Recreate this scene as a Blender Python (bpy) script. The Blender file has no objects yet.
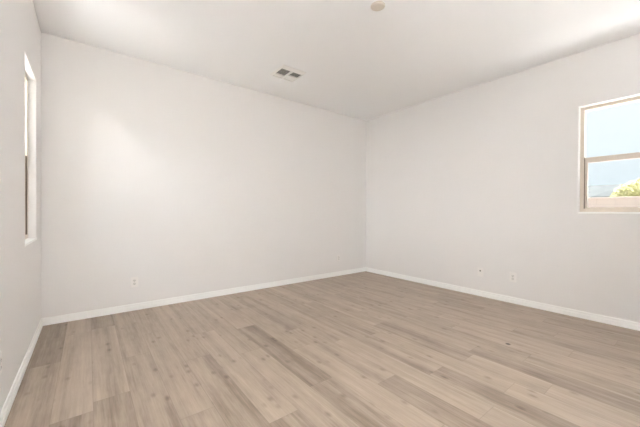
import bpy, bmesh, math, random
from mathutils import Vector, Matrix

C = bpy.context.scene
COL = C.collection
random.seed(7)

# ------------------------------------------------------------------ camera
cam_data = bpy.data.cameras.new('camera')
cam = bpy.data.objects.new('camera', cam_data)
COL.objects.link(cam)
YAW, PITCH, ROLL, FPX = 0.65979, -0.00616, 0.00484, 299.45
fw = Vector((math.sin(YAW) * math.cos(PITCH), math.cos(YAW) * math.cos(PITCH), math.sin(PITCH)))
rt = Vector((math.cos(YAW), -math.sin(YAW), 0))
up = rt.cross(fw)
rt2 = rt * math.cos(ROLL) + up * math.sin(ROLL)
up2 = up * math.cos(ROLL) - rt * math.sin(ROLL)
M = Matrix((rt2, up2, -fw)).transposed().to_4x4()
M.translation = Vector((0, 0, 1.2049))
cam.matrix_world = M
cam_data.sensor_width = 36.0
cam_data.lens = 36.0 * FPX / 640.0
cam_data.clip_start = 0.02
cam_data.clip_end = 500
C.camera = cam

# ------------------------------------------------------------------ colour management
C.view_settings.view_transform = 'Standard'
C.view_settings.look = 'None'
C.view_settings.gamma = 1.0
C.view_settings.use_curve_mapping = False
C.view_settings.exposure = 0.42
C.cycles.diffuse_bounces = 12
C.cycles.max_bounces = 16
C.cycles.sample_clamp_indirect = 0.0
C.cycles.transparent_max_bounces = 16

# ------------------------------------------------------------------ sky
w = bpy.data.worlds.new('sky')
C.world = w
w.use_nodes = True
nt = w.node_tree
nt.nodes.clear()
out = nt.nodes.new('ShaderNodeOutputWorld')
bg = nt.nodes.new('ShaderNodeBackground')
geo = nt.nodes.new('ShaderNodeTexCoord')
sep = nt.nodes.new('ShaderNodeSeparateXYZ')
ramp = nt.nodes.new('ShaderNodeValToRGB')
nt.links.new(geo.outputs['Generated'], sep.inputs[0])
nt.links.new(sep.outputs['Z'], ramp.inputs[0])
nt.links.new(ramp.outputs[0], bg.inputs[0])
nt.links.new(bg.outputs[0], out.inputs[0])
cr = ramp.color_ramp
cr.elements[0].position = 0.0
cr.elements[0].color = (0.83, 0.945, 1.0, 1)
cr.elements[1].position = 0.30
cr.elements[1].color = (0.94, 0.98, 1.0, 1)
bg.inputs[1].default_value = 0.80

# ------------------------------------------------------------------ sun (high, travelling along the side walls)
sd = bpy.data.lights.new('sun', 'SUN')
sd.energy = 19.5
sd.angle = math.radians(0.6)
sd.color = (1.0, 0.98, 0.95)
sun = bpy.data.objects.new('sun', sd)
COL.objects.link(sun)
sun.location = (0, -8, 14)
sun.rotation_euler = Vector((0.0, 0.5, -0.87)).to_track_quat('-Z', 'Y').to_euler()


def area_lamp(name, loc, direction, sx, sy, power, color):
    d = bpy.data.lights.new(name, 'AREA')
    d.shape = 'RECTANGLE'
    d.size, d.size_y = sx, sy
    d.energy = power
    d.color = color
    o = bpy.data.objects.new(name, d)
    COL.objects.link(o)
    o.location = loc
    o.rotation_euler = Vector(direction).to_track_quat('-Z', 'Y').to_euler()
    return o


# unseen fill lamp added near the camera, bounced off the ceiling to brighten the room
area_lamp('fill_lamp', (0.9, -0.38, 1.8), (0.0, -0.45, 1.0), 0.35, 0.35, 65, (0.97, 0.992, 0.985))
# added lamps outside the two windows, standing in for stronger daylight
area_lamp('daylight_lamp_right', (4.66, 0.3, 1.81), (-1, 0, 0), 1.2, 1.2, 4, (1.0, 1.0, 1.0))
area_lamp('daylight_lamp_left', (-3.0, 2.45, 3.1), (2.5, 1.1, -1.4), 1.7, 1.2, 100, (1.0, 1.0, 1.0))
area_lamp('sky_lamp_left', (-6.0, 4.3, 2.4), (5.6, -0.7, -0.7), 4.0, 2.5, 580, (1.0, 1.0, 1.0))
# added lamps standing in for sunlight bounced off the ground outside each window
area_lamp('ground_lamp_right', (5.35, -0.7, 0.1), (-0.5, 0, 0.87), 5.4, 1.3, 132, (1.0, 0.985, 0.96))
area_lamp('ground_lamp_left', (-1.30, 4.0, 0.0), (0.5, 0, 0.87), 1.8, 1.3, 84, (1.0, 0.985, 0.96))


# ------------------------------------------------------------------ room dimensions
XL, XR, YB, YF, H = -0.3823, 4.4646, 4.2301, -0.616, 3.05
T = 0.17
GZ = -0.15


# ------------------------------------------------------------------ materials
def new_mat(name):
    m = bpy.data.materials.new(name)
    m.use_nodes = True
    n = m.node_tree
    n.nodes.clear()
    o = n.nodes.new('ShaderNodeOutputMaterial')
    b = n.nodes.new('ShaderNodeBsdfPrincipled')
    n.links.new(b.outputs[0], o.inputs[0])
    return m, n, b, o


def paint(name, col, rough=0.6, bump=0.0, scale=120.0, var=0.02, spec=0.3):
    m, n, b, o = new_mat(name)
    tc = n.nodes.new('ShaderNodeTexCoord')
    no = n.nodes.new('ShaderNodeTexNoise')
    no.inputs['Scale'].default_value = scale
    no.inputs['Detail'].default_value = 3
    n.links.new(tc.outputs['Object'], no.inputs['Vector'])
    mx = n.nodes.new('ShaderNodeMix')
    mx.data_type = 'RGBA'
    mx.inputs[6].default_value = tuple(c * (1 - var) for c in col) + (1,)
    mx.inputs[7].default_value = tuple(min(1, c * (1 + var)) for c in col) + (1,)
    n.links.new(no.outputs['Fac'], mx.inputs[0])
    n.links.new(mx.outputs[2], b.inputs['Base Color'])
    b.inputs['Roughness'].default_value = rough
    b.inputs['Specular IOR Level'].default_value = spec
    if bump:
        bp = n.nodes.new('ShaderNodeBump')
        bp.inputs['Strength'].default_value = bump
        bp.inputs['Distance'].default_value = 0.002
        n.links.new(no.outputs['Fac'], bp.inputs['Height'])
        n.links.new(bp.outputs[0], b.inputs['Normal'])
    return m


M_wall = paint('wall_paint', (0.79, 0.777, 0.769), 0.7, 0.12, 180, 0.008)
M_ceil = paint('ceiling_paint', (0.887, 0.893, 0.903), 0.8, 0.12, 160, 0.008)
M_trim = paint('trim_paint', (0.92, 0.92, 0.91), 0.35, 0, 60, 0.008, 0.5)
M_tan = paint('tan_vinyl', (0.69, 0.615, 0.53), 0.4, 0, 60, 0.02, 0.4)
M_plate = paint('white_plastic', (0.83, 0.81, 0.79), 0.3, 0, 60, 0.006, 0.5)
M_socket = paint('socket_plastic', (0.72, 0.70, 0.68), 0.35, 0, 60, 0.006, 0.5)
M_black = paint('dark_slot', (0.03, 0.03, 0.03), 0.5)
M_beige = paint('beige_plastic', (0.65, 0.59, 0.53), 0.5, 0, 60, 0.015, 0.3)
M_metal = paint('white_enamel', (0.84, 0.83, 0.81), 0.4, 0, 60, 0.01, 0.5)
M_duct = paint('duct_shade_grey', (0.27, 0.27, 0.255), 0.8)
M_brass = paint('steel_screw', (0.5, 0.49, 0.47), 0.35)
M_strip = paint('strip_brown', (0.16, 0.125, 0.10), 0.8)
M_gravel = paint('gravel', (0.36, 0.34, 0.31), 0.9, 0.3, 30, 0.15)
M_stucco = paint('stucco', (0.42, 0.36, 0.30), 0.9, 0.2, 60, 0.05)
M_bark = paint('green_bark', (0.16, 0.17, 0.07), 0.8, 0.2, 20, 0.2)
M_leaf = paint('yellow_green_leaf', (0.50, 0.48, 0.25), 0.6, 0, 5, 0.25)


def mat_glass(name, tint, gloss):
    m = bpy.data.materials.new(name)
    m.use_nodes = True
    n = m.node_tree
    n.nodes.clear()
    o = n.nodes.new('ShaderNodeOutputMaterial')
    t = n.nodes.new('ShaderNodeBsdfTransparent')
    t.inputs[0].default_value = tint + (1,)
    g = n.nodes.new('ShaderNodeBsdfGlossy')
    g.inputs['Roughness'].default_value = 0.02
    lw = n.nodes.new('ShaderNodeFresnel')
    lw.inputs[0].default_value = gloss
    mx = n.nodes.new('ShaderNodeMixShader')
    ge = n.nodes.new('ShaderNodeNewGeometry')
    ml = n.nodes.new('ShaderNodeMath')
    ml.operation = 'MULTIPLY_ADD'          # reflect only where light enters the pane
    ml.inputs[1].default_value = -1.0
    ml.inputs[2].default_value = 1.0
    n.links.new(ge.outputs['Backfacing'], ml.inputs[0])
    m2 = n.nodes.new('ShaderNodeMath')
    m2.operation = 'MULTIPLY'
    n.links.new(lw.outputs[0], m2.inputs[0])
    n.links.new(ml.outputs[0], m2.inputs[1])
    n.links.new(m2.outputs[0], mx.inputs[0])
    n.links.new(t.outputs[0], mx.inputs[1])
    n.links.new(g.outputs[0], mx.inputs[2])
    n.links.new(mx.outputs[0], o.inputs[0])
    return m


M_glass = mat_glass('window_glass', (0.97, 0.985, 0.99), 1.35)


def mat_screen():
    m = bpy.data.materials.new('screen_mesh')
    m.use_nodes = True
    n = m.node_tree
    n.nodes.clear()
    o = n.nodes.new('ShaderNodeOutputMaterial')
    t = n.nodes.new('ShaderNodeBsdfTransparent')
    d = n.nodes.new('ShaderNodeBsdfDiffuse')
    d.inputs[0].default_value = (0.12, 0.12, 0.12, 1)
    mx = n.nodes.new('ShaderNodeMixShader')
    mx.inputs[0].default_value = 0.035
    n.links.new(t.outputs[0], mx.inputs[1])
    n.links.new(d.outputs[0], mx.inputs[2])
    n.links.new(mx.outputs[0], o.inputs[0])
    return m


M_screen = mat_screen()


def mat_floor():
    m, n, b, o = new_mat('oak_planks')
    N = n.nodes.new
    L = n.links.new

    def math_(op, a, bb=None, c=None):
        q = N('ShaderNodeMath')
        q.operation = op
        for k, v in enumerate((a, bb, c)):
            if v is None:
                continue
            if isinstance(v, (int, float)):
                q.inputs[k].default_value = v
            else:
                L(v, q.inputs[k])
        return q.outputs[0]

    uv = N('ShaderNodeUVMap')
    uv.uv_map = 'plank'
    s = N('ShaderNodeSeparateXYZ')
    L(uv.outputs[0], s.inputs[0])
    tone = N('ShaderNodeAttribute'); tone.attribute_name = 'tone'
    seed = N('ShaderNodeAttribute'); seed.attribute_name = 'seed'
    u, v = s.outputs[0], s.outputs[1]
    sd_ = math_('MULTIPLY', seed.outputs['Fac'], 37.0)

    def vec(su, sv):
        c = N('ShaderNodeCombineXYZ')
        L(math_('MULTIPLY', u, su), c.inputs[0])
        L(math_('MULTIPLY', v, sv), c.inputs[1])
        L(sd_, c.inputs[2])
        return c.outputs[0]

    def noise(vv, sc, det, rough=0.5, dist=0.0):
        q = N('ShaderNodeTexNoise')
        q.inputs['Scale'].default_value = sc
        q.inputs['Detail'].default_value = det
        q.inputs['Roughness'].default_value = rough
        q.inputs['Distortion'].default_value = dist
        L(vv, q.inputs['Vector'])
        return q.outputs['Fac']

    fine = noise(vec(95, 5.0), 1.0, 4, 0.65)            # fine fibres
    broad = noise(vec(13, 0.42), 1.0, 3, 0.6, 0.35)     # streaks along the plank
    cloud = noise(vec(9, 3.5), 1.0, 3, 0.6)            # soft patches
    # knots: stretched cells, only a few of them kept
    vo = N('ShaderNodeTexVoronoi')
    vo.inputs['Scale'].default_value = 1.0
    L(vec(16.0, 8.5), vo.inputs['Vector'])
    kn = N('ShaderNodeMapRange')
    kn.inputs[1].default_value = 0.05
    kn.inputs[2].default_value = 0.34
    kn.inputs[3].default_value = 1.0
    kn.inputs[4].default_value = 0.0
    L(vo.outputs['Distance'], kn.inputs[0])
    cs = N('ShaderNodeSeparateColor')
    L(vo.outputs['Color'], cs.inputs[0])
    keep = math_('GREATER_THAN', cs.outputs[0], 0.80)
    knot = math_('MULTIPLY', kn.outputs[0], keep)

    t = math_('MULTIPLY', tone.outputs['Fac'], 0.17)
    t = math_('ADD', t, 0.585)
    t = math_('ADD', t, math_('MULTIPLY', math_('SUBTRACT', fine, 0.5), 0.55))
    t = math_('ADD', t, math_('MULTIPLY', math_('SUBTRACT', broad, 0.5), 0.85))
    t = math_('ADD', t, math_('MULTIPLY', math_('SUBTRACT', cloud, 0.5), 0.42))
    t = math_('SUBTRACT', t, math_('MULTIPLY', knot, 0.30))
    rp = N('ShaderNodeValToRGB')
    e = rp.color_ramp.elements
    e[0].position = 0.0; e[0].color = (0.145, 0.112, 0.082, 1)
    e[1].position = 1.0; e[1].color = (0.560, 0.462, 0.375, 1)
    k = e.new(0.33); k.color = (0.275, 0.216, 0.166, 1)
    k = e.new(0.58); k.color = (0.405, 0.326, 0.260, 1)
    L(t, rp.inputs[0])
    # joints between the boards
    W = 0.197
    edge = math_('MINIMUM', u, math_('SUBTRACT', W, u))
    end = N('ShaderNodeAttribute'); end.attribute_name = 'plank_len'
    ee = math_('MINIMUM', v, math_('SUBTRACT', end.outputs['Fac'], v))
    mn = math_('MINIMUM', edge, ee)
    jr = N('ShaderNodeMapRange')
    jr.inputs[1].default_value = 0.0008
    jr.inputs[2].default_value = 0.0028
    jr.inputs[3].default_value = 0.80
    jr.inputs[4].default_value = 1.0
    L(mn, jr.inputs[0])
    mul = N('ShaderNodeMix'); mul.data_type = 'RGBA'; mul.blend_type = 'MULTIPLY'
    mul.inputs[0].default_value = 1.0
    L(rp.outputs[0], mul.inputs[6])
    L(jr.outputs[0], mul.inputs[7])
    # one dark round knot hole in the boards, right of the middle
    tc = N('ShaderNodeTexCoord')
    dist = N('ShaderNodeVectorMath'); dist.operation = 'DISTANCE'
    dist.inputs[1].default_value = (3.045, 1.103, 0.0)
    L(tc.outputs['Object'], dist.inputs[0])
    kr = N('ShaderNodeMapRange')
    kr.inputs[1].default_value = 0.012
    kr.inputs[2].default_value = 0.026
    kr.inputs[3].default_value = 0.12
    kr.inputs[4].default_value = 1.0
    L(dist.outputs['Value'], kr.inputs[0])
    mul2 = N('ShaderNodeMix'); mul2.data_type = 'RGBA'; mul2.blend_type = 'MULTIPLY'
    mul2.inputs[0].default_value = 1.0
    L(mul.outputs[2], mul2.inputs[6])
    L(kr.outputs[0], mul2.inputs[7])
    L(mul2.outputs[2], b.inputs['Base Color'])
    rr = math_('ADD', 0.34, math_('MULTIPLY', fine, 0.12))
    L(rr, b.inputs['Roughness'])
    b.inputs['Specular IOR Level'].default_value = 0.4
    bp = N('ShaderNodeBump')
    bp.inputs['Strength'].default_value = 0.15
    bp.inputs['Distance'].default_value = 0.001
    L(math_('ADD', fine, math_('MULTIPLY', jr.outputs[0], 2.0)), bp.inputs['Height'])
    L(bp.outputs[0], b.inputs['Normal'])
    return m


def mat_courses(name, cols, mortar, bw, bh, vertical=True, offset=0.5):
    """block or tile courses drawn by a brick texture in metres"""
    m, n, b, o = new_mat(name)
    tc = n.nodes.new('ShaderNodeTexCoord')
    sp = n.nodes.new('ShaderNodeSeparateXYZ')
    cb = n.nodes.new('ShaderNodeCombineXYZ')
    n.links.new(tc.outputs['Object'], sp.inputs[0])
    n.links.new(sp.outputs['Y'], cb.inputs[0])
    n.links.new(sp.outputs['Z'], cb.inputs[1])
    br = n.nodes.new('ShaderNodeTexBrick')
    br.offset = offset
    br.inputs['Color1'].default_value = cols[0] + (1,)
    br.inputs['Color2'].default_value = cols[1] + (1,)
    br.inputs['Mortar'].default_value = mortar + (1,)
    br.inputs['Scale'].default_value = 1.0
    br.inputs['Brick Width'].default_value = bw
    br.inputs['Row Height'].default_value = bh
    br.inputs['Mortar Size'].default_value = bh * 0.05
    n.links.new(cb.outputs[0], br.inputs['Vector'])
    n.links.new(br.outputs['Color'], b.inputs['Base Color'])
    b.inputs['Roughness'].default_value = 0.9
    b.inputs['Specular IOR Level'].default_value = 0.1
    return m


M_block = mat_courses('pink_block', ((0.52, 0.44, 0.40), (0.49, 0.415, 0.38)), (0.43, 0.37, 0.335), 0.4, 0.2)
M_tile = mat_courses('grey_roof_tile', ((0.128, 0.137, 0.138), (0.10, 0.108, 0.11)), (0.07, 0.075, 0.078), 0.33, 0.16)


# ------------------------------------------------------------------ mesh helpers
def box(bm, x0, x1, y0, y1, z0, z1, mi=0):
    vs = [bm.verts.new((x, y, z)) for x in (x0, x1) for y in (y0, y1) for z in (z0, z1)]
    for f in ((0, 1, 3, 2), (4, 6, 7, 5), (0, 4, 5, 1), (2, 3, 7, 6), (0, 2, 6, 4), (1, 5, 7, 3)):
        bm.faces.new([vs[i] for i in f]).material_index = mi
    return vs


def build(name, bm, mat, parent=None, bevel=0.0, seg=2, smooth=False, loc=None):
    bmesh.ops.recalc_face_normals(bm, faces=bm.faces)
    me = bpy.data.meshes.new(name)
    bm.to_mesh(me)
    bm.free()
    for m_ in (mat if isinstance(mat, (list, tuple)) else [mat]):
        me.materials.append(m_)
    o = bpy.data.objects.new(name, me)
    COL.objects.link(o)
    if parent is not None:
        o.parent = parent
    if loc is not None:
        o.location = loc
    if bevel:
        md = o.modifiers.new('bevel', 'BEVEL')
        md.width = bevel
        md.segments = seg
        md.limit_method = 'ANGLE'
    if smooth:
        for p in me.polygons:
            p.use_smooth = True
    return o


def structure(o):
    o['kind'] = 'structure'
    return o


def thing(name, label, cat, loc=(0, 0, 0), rotz=0.0, group=None):
    o = bpy.data.objects.new(name, None)
    o.empty_display_size = 0.1
    COL.objects.link(o)
    o.location = loc
    o.rotation_euler = (0, 0, rotz)
    o['label'] = label
    o['category'] = cat
    if group:
        o['group'] = group
    return o


def box_obj(name, dims, mat, parent=None, bevel=0.0):
    bm = bmesh.new()
    box(bm, *dims)
    return build(name, bm, mat, parent, bevel)


# ------------------------------------------------------------------ room shell
def side_wall(name, xin, xout, hole):
    """wall in a plane of constant x with one window opening; rounded drywall corners"""
    y0, y1, z0, z1 = hole
    ys = [YF - T, y0, y1, YB + T]
    zs = [GZ, z0, z1, H]
    bm = bmesh.new()
    g = {}
    for k, x in ((0, xin), (1, xout)):
        for i, y in enumerate(ys):
            for j, z in enumerate(zs):
                g[k, i, j] = bm.verts.new((x, y, z))
    for k in (0, 1):
        for i in range(3):
            for j in range(3):
                if (i, j) == (1, 1):
                    continue
                bm.faces.new([g[k, i, j], g[k, i + 1, j], g[k, i + 1, j + 1], g[k, i, j + 1]])
    ring = [(1, 1), (2, 1), (2, 2), (1, 2)]
    for a in range(4):
        p, q = ring[a], ring[(a + 1) % 4]
        bm.faces.new([g[(0,) + p], g[(0,) + q], g[(1,) + q], g[(1,) + p]])
    for i in range(3):
        for j in (0, 3):
            bm.faces.new([g[0, i, j], g[0, i + 1, j], g[1, i + 1, j], g[1, i, j]])
            bm.faces.new([g[0, j, i], g[0, j, i + 1], g[1, j, i + 1], g[1, j, i]])
    ed = []
    for a in range(4):
        p, q = ring[a], ring[(a + 1) % 4]
        e = bm.edges.get([g[(0,) + p], g[(0,) + q]])
        if e and a != 0:
            ed.append(e)
    bmesh.ops.bevel(bm, geom=ed, offset=0.008, segments=3, profile=0.5, affect='EDGES')
    return structure(build(name, bm, M_wall))


HOLE_L = (3.222, 3.880, 0.925, 2.425)
HOLE_R = (-0.300, 0.905, 1.198, 2.425)
side_wall('wall_left', XL, XL - T, HOLE_L)
side_wall('wall_right', XR, XR + T, HOLE_R)
structure(box_obj('wall_back', (XL, XR, YB, YB + T, GZ, H), M_wall))
structure(box_obj('wall_front', (XL, XR, YF - T, YF, GZ, H), M_wall))
structure(box_obj('ceiling', (XL - T, XR + T, YF - T, YB + T, H, H + 0.2), M_ceil))


def baseboard(name, p0, p1, inward):
    prof = [(0, 0.003), (0.015, 0.003), (0.015, 0.049), (0.0135, 0.051), (0.006, 0.0515), (0.006, 0.0575),
            (0.011, 0.0595), (0.011, 0.074), (0.009, 0.080), (0.005, 0.083), (0, 0.083)]
    bm = bmesh.new()
    p0, p1, inward = Vector(p0), Vector(p1), Vector(inward)
    r = []
    for p in (p0, p1):
        r.append([bm.verts.new(p + inward * d + Vector((0, 0, z))) for d, z in prof])
    n = len(prof)
    for i in range(n):
        bm.faces.new([r[0][i], r[0][(i + 1) % n], r[1][(i + 1) % n], r[1][i]])
    bm.faces.new(r[0])
    bm.faces.new(list(reversed(r[1])))
    return structure(build(name, bm, M_trim))


baseboard('baseboard_back', (XL, YB, 0), (XR, YB, 0), (0, -1, 0))
baseboard('baseboard_left', (XL, YF, 0), (XL, YB - 0.014, 0), (1, 0, 0))
baseboard('baseboard_right', (XR, YF, 0), (XR, YB - 0.014, 0), (-1, 0, 0))

# ------------------------------------------------------------------ plank floor (one mesh)
PW, PX0 = 0.197, -0.367
ROWS = {
    0: ([3.144, 1.6], [-0.2, -0.2, -1.0]),
    1: ([2.25, 3.75], [-0.55, 0.40, 0.25]),
    2: ([2.35, 3.80], [-0.35, -0.05, -0.75]),
    3: ([1.2, 2.9], [-0.3, -0.35, 0.1]),
    4: ([1.85, 3.35], [-0.15, 0.0, 0.15]),
    5: ([1.25, 2.55], [-0.2, -0.35, 0.15]),
    6: ([1.51, 3.05], [-0.55, 0.45, 0.1]),
    7: ([0.9, 2.4], [0.15, -0.1, 0.25]),
    8: ([1.66, 2.93], [-0.50, -0.95, 0.30]),
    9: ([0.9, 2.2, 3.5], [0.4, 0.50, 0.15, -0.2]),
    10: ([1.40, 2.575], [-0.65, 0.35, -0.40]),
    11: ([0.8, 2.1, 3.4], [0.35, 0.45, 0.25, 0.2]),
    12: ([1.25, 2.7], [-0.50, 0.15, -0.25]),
    13: ([0.82, 2.0, 3.2], [0.4, 0.35, -0.25, 0.1]),  # from here some nearest boards are lightened, floor sheen put into their tone
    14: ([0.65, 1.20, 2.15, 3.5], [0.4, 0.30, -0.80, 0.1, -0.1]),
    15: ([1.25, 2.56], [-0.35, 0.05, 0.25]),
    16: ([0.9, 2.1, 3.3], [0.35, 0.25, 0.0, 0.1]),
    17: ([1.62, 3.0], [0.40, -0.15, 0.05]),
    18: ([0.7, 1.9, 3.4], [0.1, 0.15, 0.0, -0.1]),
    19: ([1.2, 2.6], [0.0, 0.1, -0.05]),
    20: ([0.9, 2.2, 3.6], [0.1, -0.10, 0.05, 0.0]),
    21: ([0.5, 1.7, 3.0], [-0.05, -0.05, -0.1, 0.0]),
    22: ([1.1, 2.4, 3.7], [-0.15, -0.1, 0.0, -0.1]),  # last rows darker along the right wall, shade painted into the tones
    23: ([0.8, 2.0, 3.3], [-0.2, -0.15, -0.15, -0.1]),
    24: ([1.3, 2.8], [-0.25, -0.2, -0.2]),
}


def make_floor():
    bm = bmesh.new()
    uvl = bm.loops.layers.uv.new('plank')
    tones, seeds, lens = [], [], []
    rng = random.Random(3)
    for r in range(-1, 25):
        joints, tn = ROWS.get(r, ([2.0], [0, 0]))
        lo, hi = PX0 + PW * r, PX0 + PW * (r + 1)
        x0, x1 = max(lo, XL), min(hi, XR)
        if r == 24:
            x1 = XR
        if x1 <= x0:
            continue
        ys = [YF] + sorted(joints) + [YB]
        for k in range(len(ys) - 1):
            a, b_ = ys[k], ys[k + 1]
            q = [(x0, a), (x1, a), (x1, b_), (x0, b_)]
            f = bm.faces.new([bm.verts.new((x, y, 0)) for x, y in q])
            for lp, (x, y) in zip(f.loops, q):
                lp[uvl].uv = (min(x - lo, PW), y - a)
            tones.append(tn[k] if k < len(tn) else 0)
            seeds.append(rng.random())
            lens.append(b_ - a)
    nt_ = len(tones)
    # slab under the boards
    v = [bm.verts.new((x, y, z)) for z in (-0.004, GZ) for x, y in ((XL, YF), (XR, YF), (XR, YB), (XL, YB))]
    for q in ((0, 1, 2, 3), (4, 5, 6, 7), (0, 1, 5, 4), (1, 2, 6, 5), (2, 3, 7, 6), (3, 0, 4, 7)):
        bm.faces.new([v[i] for i in q])
    me = bpy.data.meshes.new('floor')
    bm.to_mesh(me)
    bm.free()
    for nm, arr in (('tone', tones), ('seed', seeds), ('plank_len', lens)):
        at = me.attributes.new(nm, 'FLOAT', 'FACE')
        full = arr + [0.5] * (len(me.polygons) - nt_)
        at.data.foreach_set('value', full)
    me.materials.append(mat_floor())
    o = bpy.data.objects.new('floor', me)
    COL.objects.link(o)
    return structure(o)


make_floor()


# ------------------------------------------------------------------ windows (single hung, tan vinyl, set back in the wall)
def ring_frame(bm, x0, x1, y0, y1, z0, z1, wy, wz0, wz1):
    box(bm, x0, x1, y0, y0 + wy, z0, z1)
    box(bm, x0, x1, y1 - wy, y1, z0, z1)
    box(bm, x0, x1, y0 + wy, y1 - wy, z0, z0 + wz0)
    box(bm, x0, x1, y0 + wy, y1 - wy, z1 - wz1, z1)


def window(name, hole, xin, s, set_back):
    """s = +1 when outside is towards +x"""
    y0, y1, z0, z1 = hole
    fy, fz0, fz1 = 0.036, 0.036, 0.036
    zs = z0 + 0.020                    # top of the sill board
    X = lambda d: xin + s * (d + set_back - 0.078 if d > 0.05 else d)
    bm = bmesh.new()
    ring_frame(bm, X(0.078), X(0.150), y0, y1, zs, z1, fy, fz0, fz1)
    root = build(name, bm, M_tan, bevel=0.003)
    structure(root)
    # sill board
    bm = bmesh.new()
    box(bm, X(-0.004), X(0.160), y0, y1, z0, zs)
    build('window_sill', bm, M_trim, root, bevel=0.004)
    zm = (z0 + z1) / 2 - 0.002
    # upper glass, fixed in the outer track, with its slim bead
    bm = bmesh.new()
    box(bm, X(0.130), X(0.134), y0 + fy, y1 - fy, zm, z1 - fz1)
    build('upper_pane', bm, M_glass, root)
    # lower sash in the inner track
    bm = bmesh.new()
    ring_frame(bm, X(0.092), X(0.118), y0 + fy, y1 - fy, zs + fz0 * 0.45, zm + 0.034, 0.030, 0.030, 0.062)
    sash = build('lower_sash', bm, M_tan, root, bevel=0.003)
    bm = bmesh.new()
    box(bm, X(0.104), X(0.108), y0 + fy + 0.03, y1 - fy - 0.03, zs + fz0 * 0.45 + 0.03, zm - 0.028)
    build('lower_pane', bm, M_glass, sash)
    # latch on the meeting rail
    bm = bmesh.new()
    yc = (y0 + y1) / 2
    box(bm, X(0.094), X(0.114), yc - 0.03, yc + 0.03, zm + 0.034, zm + 0.042)
    box(bm, X(0.085), X(0.098), yc - 0.008, yc + 0.022, zm + 0.042, zm + 0.050)
    build('latch', bm, M_tan, sash, bevel=0.002)
    # dark strip added in the track either side of the lower sash
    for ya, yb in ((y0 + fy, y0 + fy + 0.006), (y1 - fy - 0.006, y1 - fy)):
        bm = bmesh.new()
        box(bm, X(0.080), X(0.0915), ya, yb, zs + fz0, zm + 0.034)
        build('dark_strip', bm, M_strip, root)
    # insect screen outside the lower half
    bm = bmesh.new()
    ring_frame(bm, X(0.138), X(0.148), y0 + fy, y1 - fy, zs + fz0, zm + 0.01, 0.016, 0.016, 0.016)
    scf = build('screen_frame', bm, M_tan, root)
    bm = bmesh.new()
    box(bm, X(0.1425), X(0.1435), y0 + fy + 0.016, y1 - fy - 0.016, zs + fz0 + 0.016, zm - 0.006)
    build('insect_screen', bm, M_screen, scf)
    return root


window('window_1', HOLE_L, XL, -1, 0.057)
window('window_2', HOLE_R, XR, 1, 0.075)


# ------------------------------------------------------------------ wall outlets
def rounded_plate(bm, w_, h_, y0, y1, r=0.006, n=5):
    """plate in the x-z plane, thickness along y; front face slightly smaller"""
    def loop(sc, y):
        pts = []
        for cx, cz, a0 in ((1, 1, 0), (-1, 1, 90), (-1, -1, 180), (1, -1, 270)):
            for k in range(n):
                a = math.radians(a0 + 90 * k / (n - 1))
                pts.append(((cx * (w_ / 2 - r) + r * math.cos(a)) * sc, y, (cz * (h_ / 2 - r) + r * math.sin(a)) * sc))
        return [bm.verts.new(p) for p in pts]
    ym = y0 + (y1 - y0) * 0.55
    ls = [loop(1.0, y0), loop(1.0, ym), loop(0.95, y1)]
    m_ = len(ls[0])
    for a, b_ in zip(ls, ls[1:]):
        for i in range(m_):
            bm.faces.new([a[i], a[(i + 1) % m_], b_[(i + 1) % m_], b_[i]])
    bm.faces.new(ls[0])
    bm.faces.new(ls[-1])


def disc_y(bm, cx, cz, r, y0, y1, n=16, flat=None):
    lo, hi = [], []
    for k in range(n):
        a = 2 * math.pi * k / n
        x, z = r * math.cos(a), r * math.sin(a)
        if flat:
            z = max(-flat, min(flat, z))
        lo.append(bm.verts.new((cx + x, y0, cz + z)))
        hi.append(bm.verts.new((cx + x, y1, cz + z)))
    for i in range(n):
        bm.faces.new([lo[i], lo[(i + 1) % n], hi[(i + 1) % n], hi[i]])
    bm.faces.new(lo)
    bm.faces.new(hi)


# local frame: plate faces -y, back on y = 0
def duplex_outlet(label, loc, rotz):
    t = thing('wall_outlet', label, 'outlet', loc, rotz)
    bm = bmesh.new()
    rounded_plate(bm, 0.079, 0.124, 0.0, -0.007)
    build('cover_plate', bm, M_plate, t)
    for sz in (1, -1):
        bm = bmesh.new()
        disc_y(bm, 0, sz * 0.0195, 0.0172, -0.0055, -0.0092, 24, 0.0135)
        r = build('receptacle', bm, M_socket, t)
        bm = bmesh.new()
        for sx in (-1, 1):
            box(bm, sx * 0.0063 - 0.0011, sx * 0.0063 + 0.0011, -0.0096, -0.0088, sz * 0.0195 - 0.002, sz * 0.0195 + 0.006)
        disc_y(bm, 0, sz * 0.0195 - 0.0075, 0.0024, -0.0088, -0.0096, 10)
        build('slots', bm, M_black, r)
    bm = bmesh.new()
    disc_y(bm, 0, 0, 0.003, -0.006, -0.0085, 12)
    build('screw', bm, M_brass, t)
    return t


def jack_plate(label, loc, rotz):
    t = thing('cable_jack', label, 'cable jack', loc, rotz)
    bm = bmesh.new()
    rounded_plate(bm, 0.079, 0.124, 0.0, -0.007)
    build('cover_plate', bm, M_plate, t)
    bm = bmesh.new()
    disc_y(bm, 0, 0.022, 0.0115, -0.005, -0.010, 6)
    c_ = build('connector', bm, M_black, t)
    c_['label'] = 'small black coaxial socket'
    bm = bmesh.new()
    disc_y(bm, 0, 0.022, 0.005, -0.009, -0.018, 12)
    build('threaded_barrel', bm, M_brass, c_)
    for sz in (1, -1):
        bm = bmesh.new()
        disc_y(bm, 0, sz * 0.042, 0.003, -0.0055, -0.0082, 12)
        build('screw', bm, M_plate, t)
    return t


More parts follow.
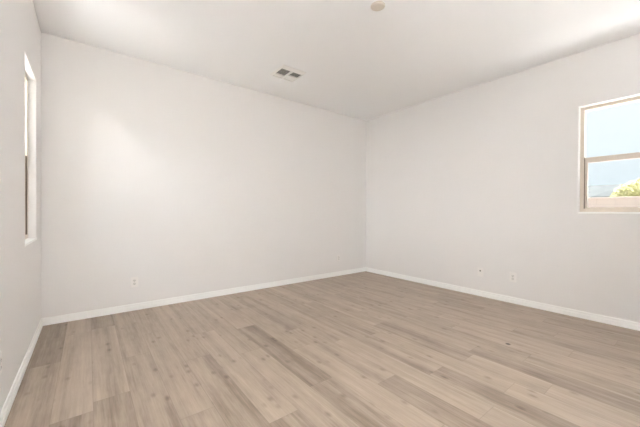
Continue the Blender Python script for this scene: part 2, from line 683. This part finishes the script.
duplex_outlet('white duplex outlet on the back wall nearest the left corner', (0.446, YB, 0.343), 0)
duplex_outlet('white duplex outlet on the back wall close to the far right corner', (3.727, YB, 0.335), 0)
jack_plate('white wall plate with a small black cable socket on the right wall', (XR, 1.983, 0.345), -math.pi / 2)
duplex_outlet('white duplex outlet on the right wall, right of the cable socket plate', (XR, 1.565, 0.345), -math.pi / 2)
duplex_outlet('white duplex outlet low on the left wall below the tall window', (XL, 2.352, 0.365), math.pi / 2)


# ------------------------------------------------------------------ ceiling air register
def register():
    t = thing('air_vent', 'white square metal air vent with dark louvers on the ceiling', 'vent', (2.118, 3.444, H))
    hx, hy, zb, zf = 0.180, 0.178, 0.0, -0.018
    bm = bmesh.new()
    xs0, xs1, xm0, xm1 = -0.157, 0.155, -0.012, 0.013
    ys0, ys1 = -0.108, 0.142
    # sloped rim
    o_ = [bm.verts.new((x, y, zb)) for x, y in ((-hx, -hy), (hx, -hy), (hx, hy), (-hx, hy))]
    o2 = [bm.verts.new((x, y, -0.004)) for x, y in ((-hx, -hy), (hx, -hy), (hx, hy), (-hx, hy))]
    i_ = [bm.verts.new((x, y, zf)) for x, y in ((xs0, ys0), (xs1, ys0), (xs1, ys1), (xs0, ys1))]
    i2 = [bm.verts.new((x, y, zb)) for x, y in ((xs0, ys0), (xs1, ys0), (xs1, ys1), (xs0, ys1))]
    for k in range(4):
        q = (k + 1) % 4
        bm.faces.new([o_[k], o_[q], o2[q], o2[k]])
        bm.faces.new([o2[k], o2[q], i_[q], i_[k]])
        bm.faces.new([i_[k], i_[q], i2[q], i2[k]])
    # dividers between the louver banks
    box(bm, xm0, xm1, ys0, ys1, zf, zb)
    yl, yr = 0.070, 0.016
    box(bm, xs0, xm0, yl, yl + 0.010, zf, zb)
    box(bm, xm1, xs1, yr, yr + 0.010, zf, zb)
    build('frame', bm, M_metal, t)
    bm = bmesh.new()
    box(bm, xs0, xs1, ys0, ys1, -0.0025, -0.0005)  # flat plate under the ceiling, the duct's shade put into its colour
    d = build('duct_backing', bm, M_duct, t)
    d['label'] = 'dark grey plate behind the louvers, coloured as the shaded duct'

    def bank(x0, x1, y0, y1, tilt, n, lab):
        b2 = bmesh.new()
        for k in range(n):
            yc = y0 + (y1 - y0) * (k + 0.5) / n
            hw = 0.0064 if tilt < 0 else 0.0045
            a = math.radians(16 if tilt < 0 else 28)
            dy, dz = hw * math.cos(a), hw * math.sin(a)
            if tilt < 0:            # turned to face the middle of the room
                dy = -dy
            zc = -0.0075
            th = 0.0006
            v = [b2.verts.new((x, yc + sy * dy, zc + sy * dz + e)) for x in (x0, x1) for sy in (-1, 1) for e in (-th, th)]
            for f in ((0, 1, 3, 2), (4, 6, 7, 5), (0, 4, 5, 1), (2, 3, 7, 6), (0, 2, 6, 4), (1, 5, 7, 3)):
                b2.faces.new([v[i] for i in f])
        o = build('louver_bank', b2, M_metal, t)
        o['label'] = lab
    bank(xs0, xm0, ys0, yl, 1, 7, 'open louvers showing the dark backing')
    bank(xm1, xs1, ys0, yr, 1, 5, 'open louvers showing the dark backing')
    bank(xs0, xm0, yl + 0.01, ys1, -1, 6, 'pale louvers turned towards the room')
    bank(xm1, xs1, yr + 0.01, ys1, -1, 9, 'pale louvers turned towards the room')
    for sx in (-1, 1):
        bm = bmesh.new()
        bmesh.ops.create_uvsphere(bm, u_segments=10, v_segments=6, radius=0.0045,
                                  matrix=Matrix.Translation((sx * 0.167, 0.02, -0.0095)) @ Matrix.Diagonal((1, 1, 0.5, 1)))
        build('screw', bm, M_metal, t)
    return t


register()


# ------------------------------------------------------------------ round cover on the ceiling
def ceiling_cover():
    prof = [(0.0, -0.016), (0.040, -0.0155), (0.055, -0.013), (0.062, -0.008), (0.064, -0.003), (0.064, 0.0)]
    n = 40
    bm = bmesh.new()
    rings = []
    for r, z in prof[1:]:
        rings.append([bm.verts.new((r * math.cos(2 * math.pi * k / n), r * math.sin(2 * math.pi * k / n), z)) for k in range(n)])
    c_ = bm.verts.new((0, 0, prof[0][1]))
    for k in range(n):
        bm.faces.new([c_, rings[0][k], rings[0][(k + 1) % n]])
    for a, b_ in zip(rings, rings[1:]):
        for k in range(n):
            bm.faces.new([a[k], a[(k + 1) % n], b_[(k + 1) % n], b_[k]])
    bm.faces.new(rings[-1])
    o = build('ceiling_cover', bm, M_beige, smooth=False, loc=(2.052, 1.815, H))
    o['label'] = 'small round beige cover plate in the middle of the ceiling'
    o['category'] = 'ceiling cover'


ceiling_cover()

# ------------------------------------------------------------------ outside, seen through the right window
bm = bmesh.new()
v = [bm.verts.new(p) for p in ((-60, -60, GZ), (90, -60, GZ), (90, 60, GZ), (-60, 60, GZ))]
bm.faces.new(v)
structure(build('ground', bm, M_gravel))

# block garden wall
fence = thing('garden_wall', 'pinkish block garden wall outside, along the bottom of the right window view', 'wall', (12.1, 3.0, GZ))
box_obj('wall_courses', (-0.1, 0.1, -16, 16, 0, 1.76), M_block, fence)
box_obj('coping', (-0.13, 0.13, -16, 16, 1.76, 1.82), M_block, fence, 0.01)


# neighbouring house with a grey tiled roof
def house():
    t = thing('neighbour_house', 'house with a grey tiled hip roof beyond the garden wall outside', 'house', (42, 4, GZ))
    box_obj('house_wall', (-4.4, 4.4, -13, 11, 0, 2.7), M_stucco, t)

    def hip(name, x0, x1, y0, y1, ze, zr, ry0, ry1):
        xm = (x0 + x1) / 2
        b2 = bmesh.new()
        e = [b2.verts.new(p) for p in ((x0, y0, ze), (x1, y0, ze), (x1, y1, ze), (x0, y1, ze))]
        e2 = [b2.verts.new(p) for p in ((x0, y0, ze - 0.2), (x1, y0, ze - 0.2), (x1, y1, ze - 0.2), (x0, y1, ze - 0.2))]
        r0, r1 = b2.verts.new((xm, ry0, zr)), b2.verts.new((xm, ry1, zr))
        b2.faces.new([e[0], e[3], r1, r0])
        b2.faces.new([e[2], e[1], r0, r1])
        b2.faces.new([e[1], e[0], r0])
        b2.faces.new([e[3], e[2], r1])
        for k in range(4):
            b2.faces.new([e[k], e[(k + 1) % 4], e2[(k + 1) % 4], e2[k]])
        b2.faces.new(e2)
        return build(name, b2, M_tile, t)
    hip('roof', -5, 5, -13.5, 11.5, 2.75, 4.25, -9, 7)
    hip('upper_roof', -5.2, 5.2, -14, 2.6, 2.85, 6.2, -9, -4)
    return t


house()


# palo verde tree in front of the roof
def tree():
    t = thing('desert_tree', 'yellow-green tree in front of the grey tiled roof, seen through the right window', 'tree', (30, 2.3, GZ))
    rng = random.Random(11)
    bm = bmesh.new()

    def limb(a, b_, r0, r1, n=7):
        a, b_ = Vector(a), Vector(b_)
        d = (b_ - a).normalized()
        s_ = d.orthogonal().normalized()
        u_ = d.cross(s_)
        lo = [bm.verts.new(a + (s_ * math.cos(2 * math.pi * k / n) + u_ * math.sin(2 * math.pi * k / n)) * r0) for k in range(n)]
        hi = [bm.verts.new(b_ + (s_ * math.cos(2 * math.pi * k / n) + u_ * math.sin(2 * math.pi * k / n)) * r1) for k in range(n)]
        for k in range(n):
            bm.faces.new([lo[k], lo[(k + 1) % n], hi[(k + 1) % n], hi[k]])
        bm.faces.new(lo)
        bm.faces.new(hi)
    limb((0, 0, 0), (0.05, 0, 1.3), 0.13, 0.10)
    tips = []
    for k in range(9):
        a = 2 * math.pi * k / 9 + rng.uniform(-.2, .2)
        e = (1.3 * math.cos(a), 1.5 * math.sin(a), rng.uniform(2.2, 3.1))
        limb((0.05, 0, 1.25), e, 0.07, 0.02, 6)
        tips.append(e)
    build('trunk', bm, M_bark, t)
    bm = bmesh.new()
    for _ in range(9000):
        # flattened crown, higher on the side away from the house's low wing
        th = rng.uniform(0, 2 * math.pi)
        cz = rng.uniform(-1, 1)
        rr = rng.uniform(0.55, 1.0) ** 0.6
        sx = math.sqrt(1 - cz * cz)
        p = Vector((1.7 * rr * sx * math.cos(th), 1.95 * rr * sx * math.sin(th), 2.75 + 0.95 * rr * cz))
        p.z += 0.10 - 0.24 * p.y
        p += Vector((rng.gauss(0, .08), rng.gauss(0, .08), rng.gauss(0, .08)))
        d1 = Vector((rng.gauss(0, 1), rng.gauss(0, 1), rng.gauss(0, 1))).normalized()
        d2 = d1.orthogonal().normalized()
        L_, W_ = rng.uniform(.07, .12), rng.uniform(.025, .05)
        bm.faces.new([bm.verts.new(q) for q in (p - d1 * L_, p + d2 * W_, p + d1 * L_, p - d2 * W_)])
    build('foliage', bm, M_leaf, t)


tree()
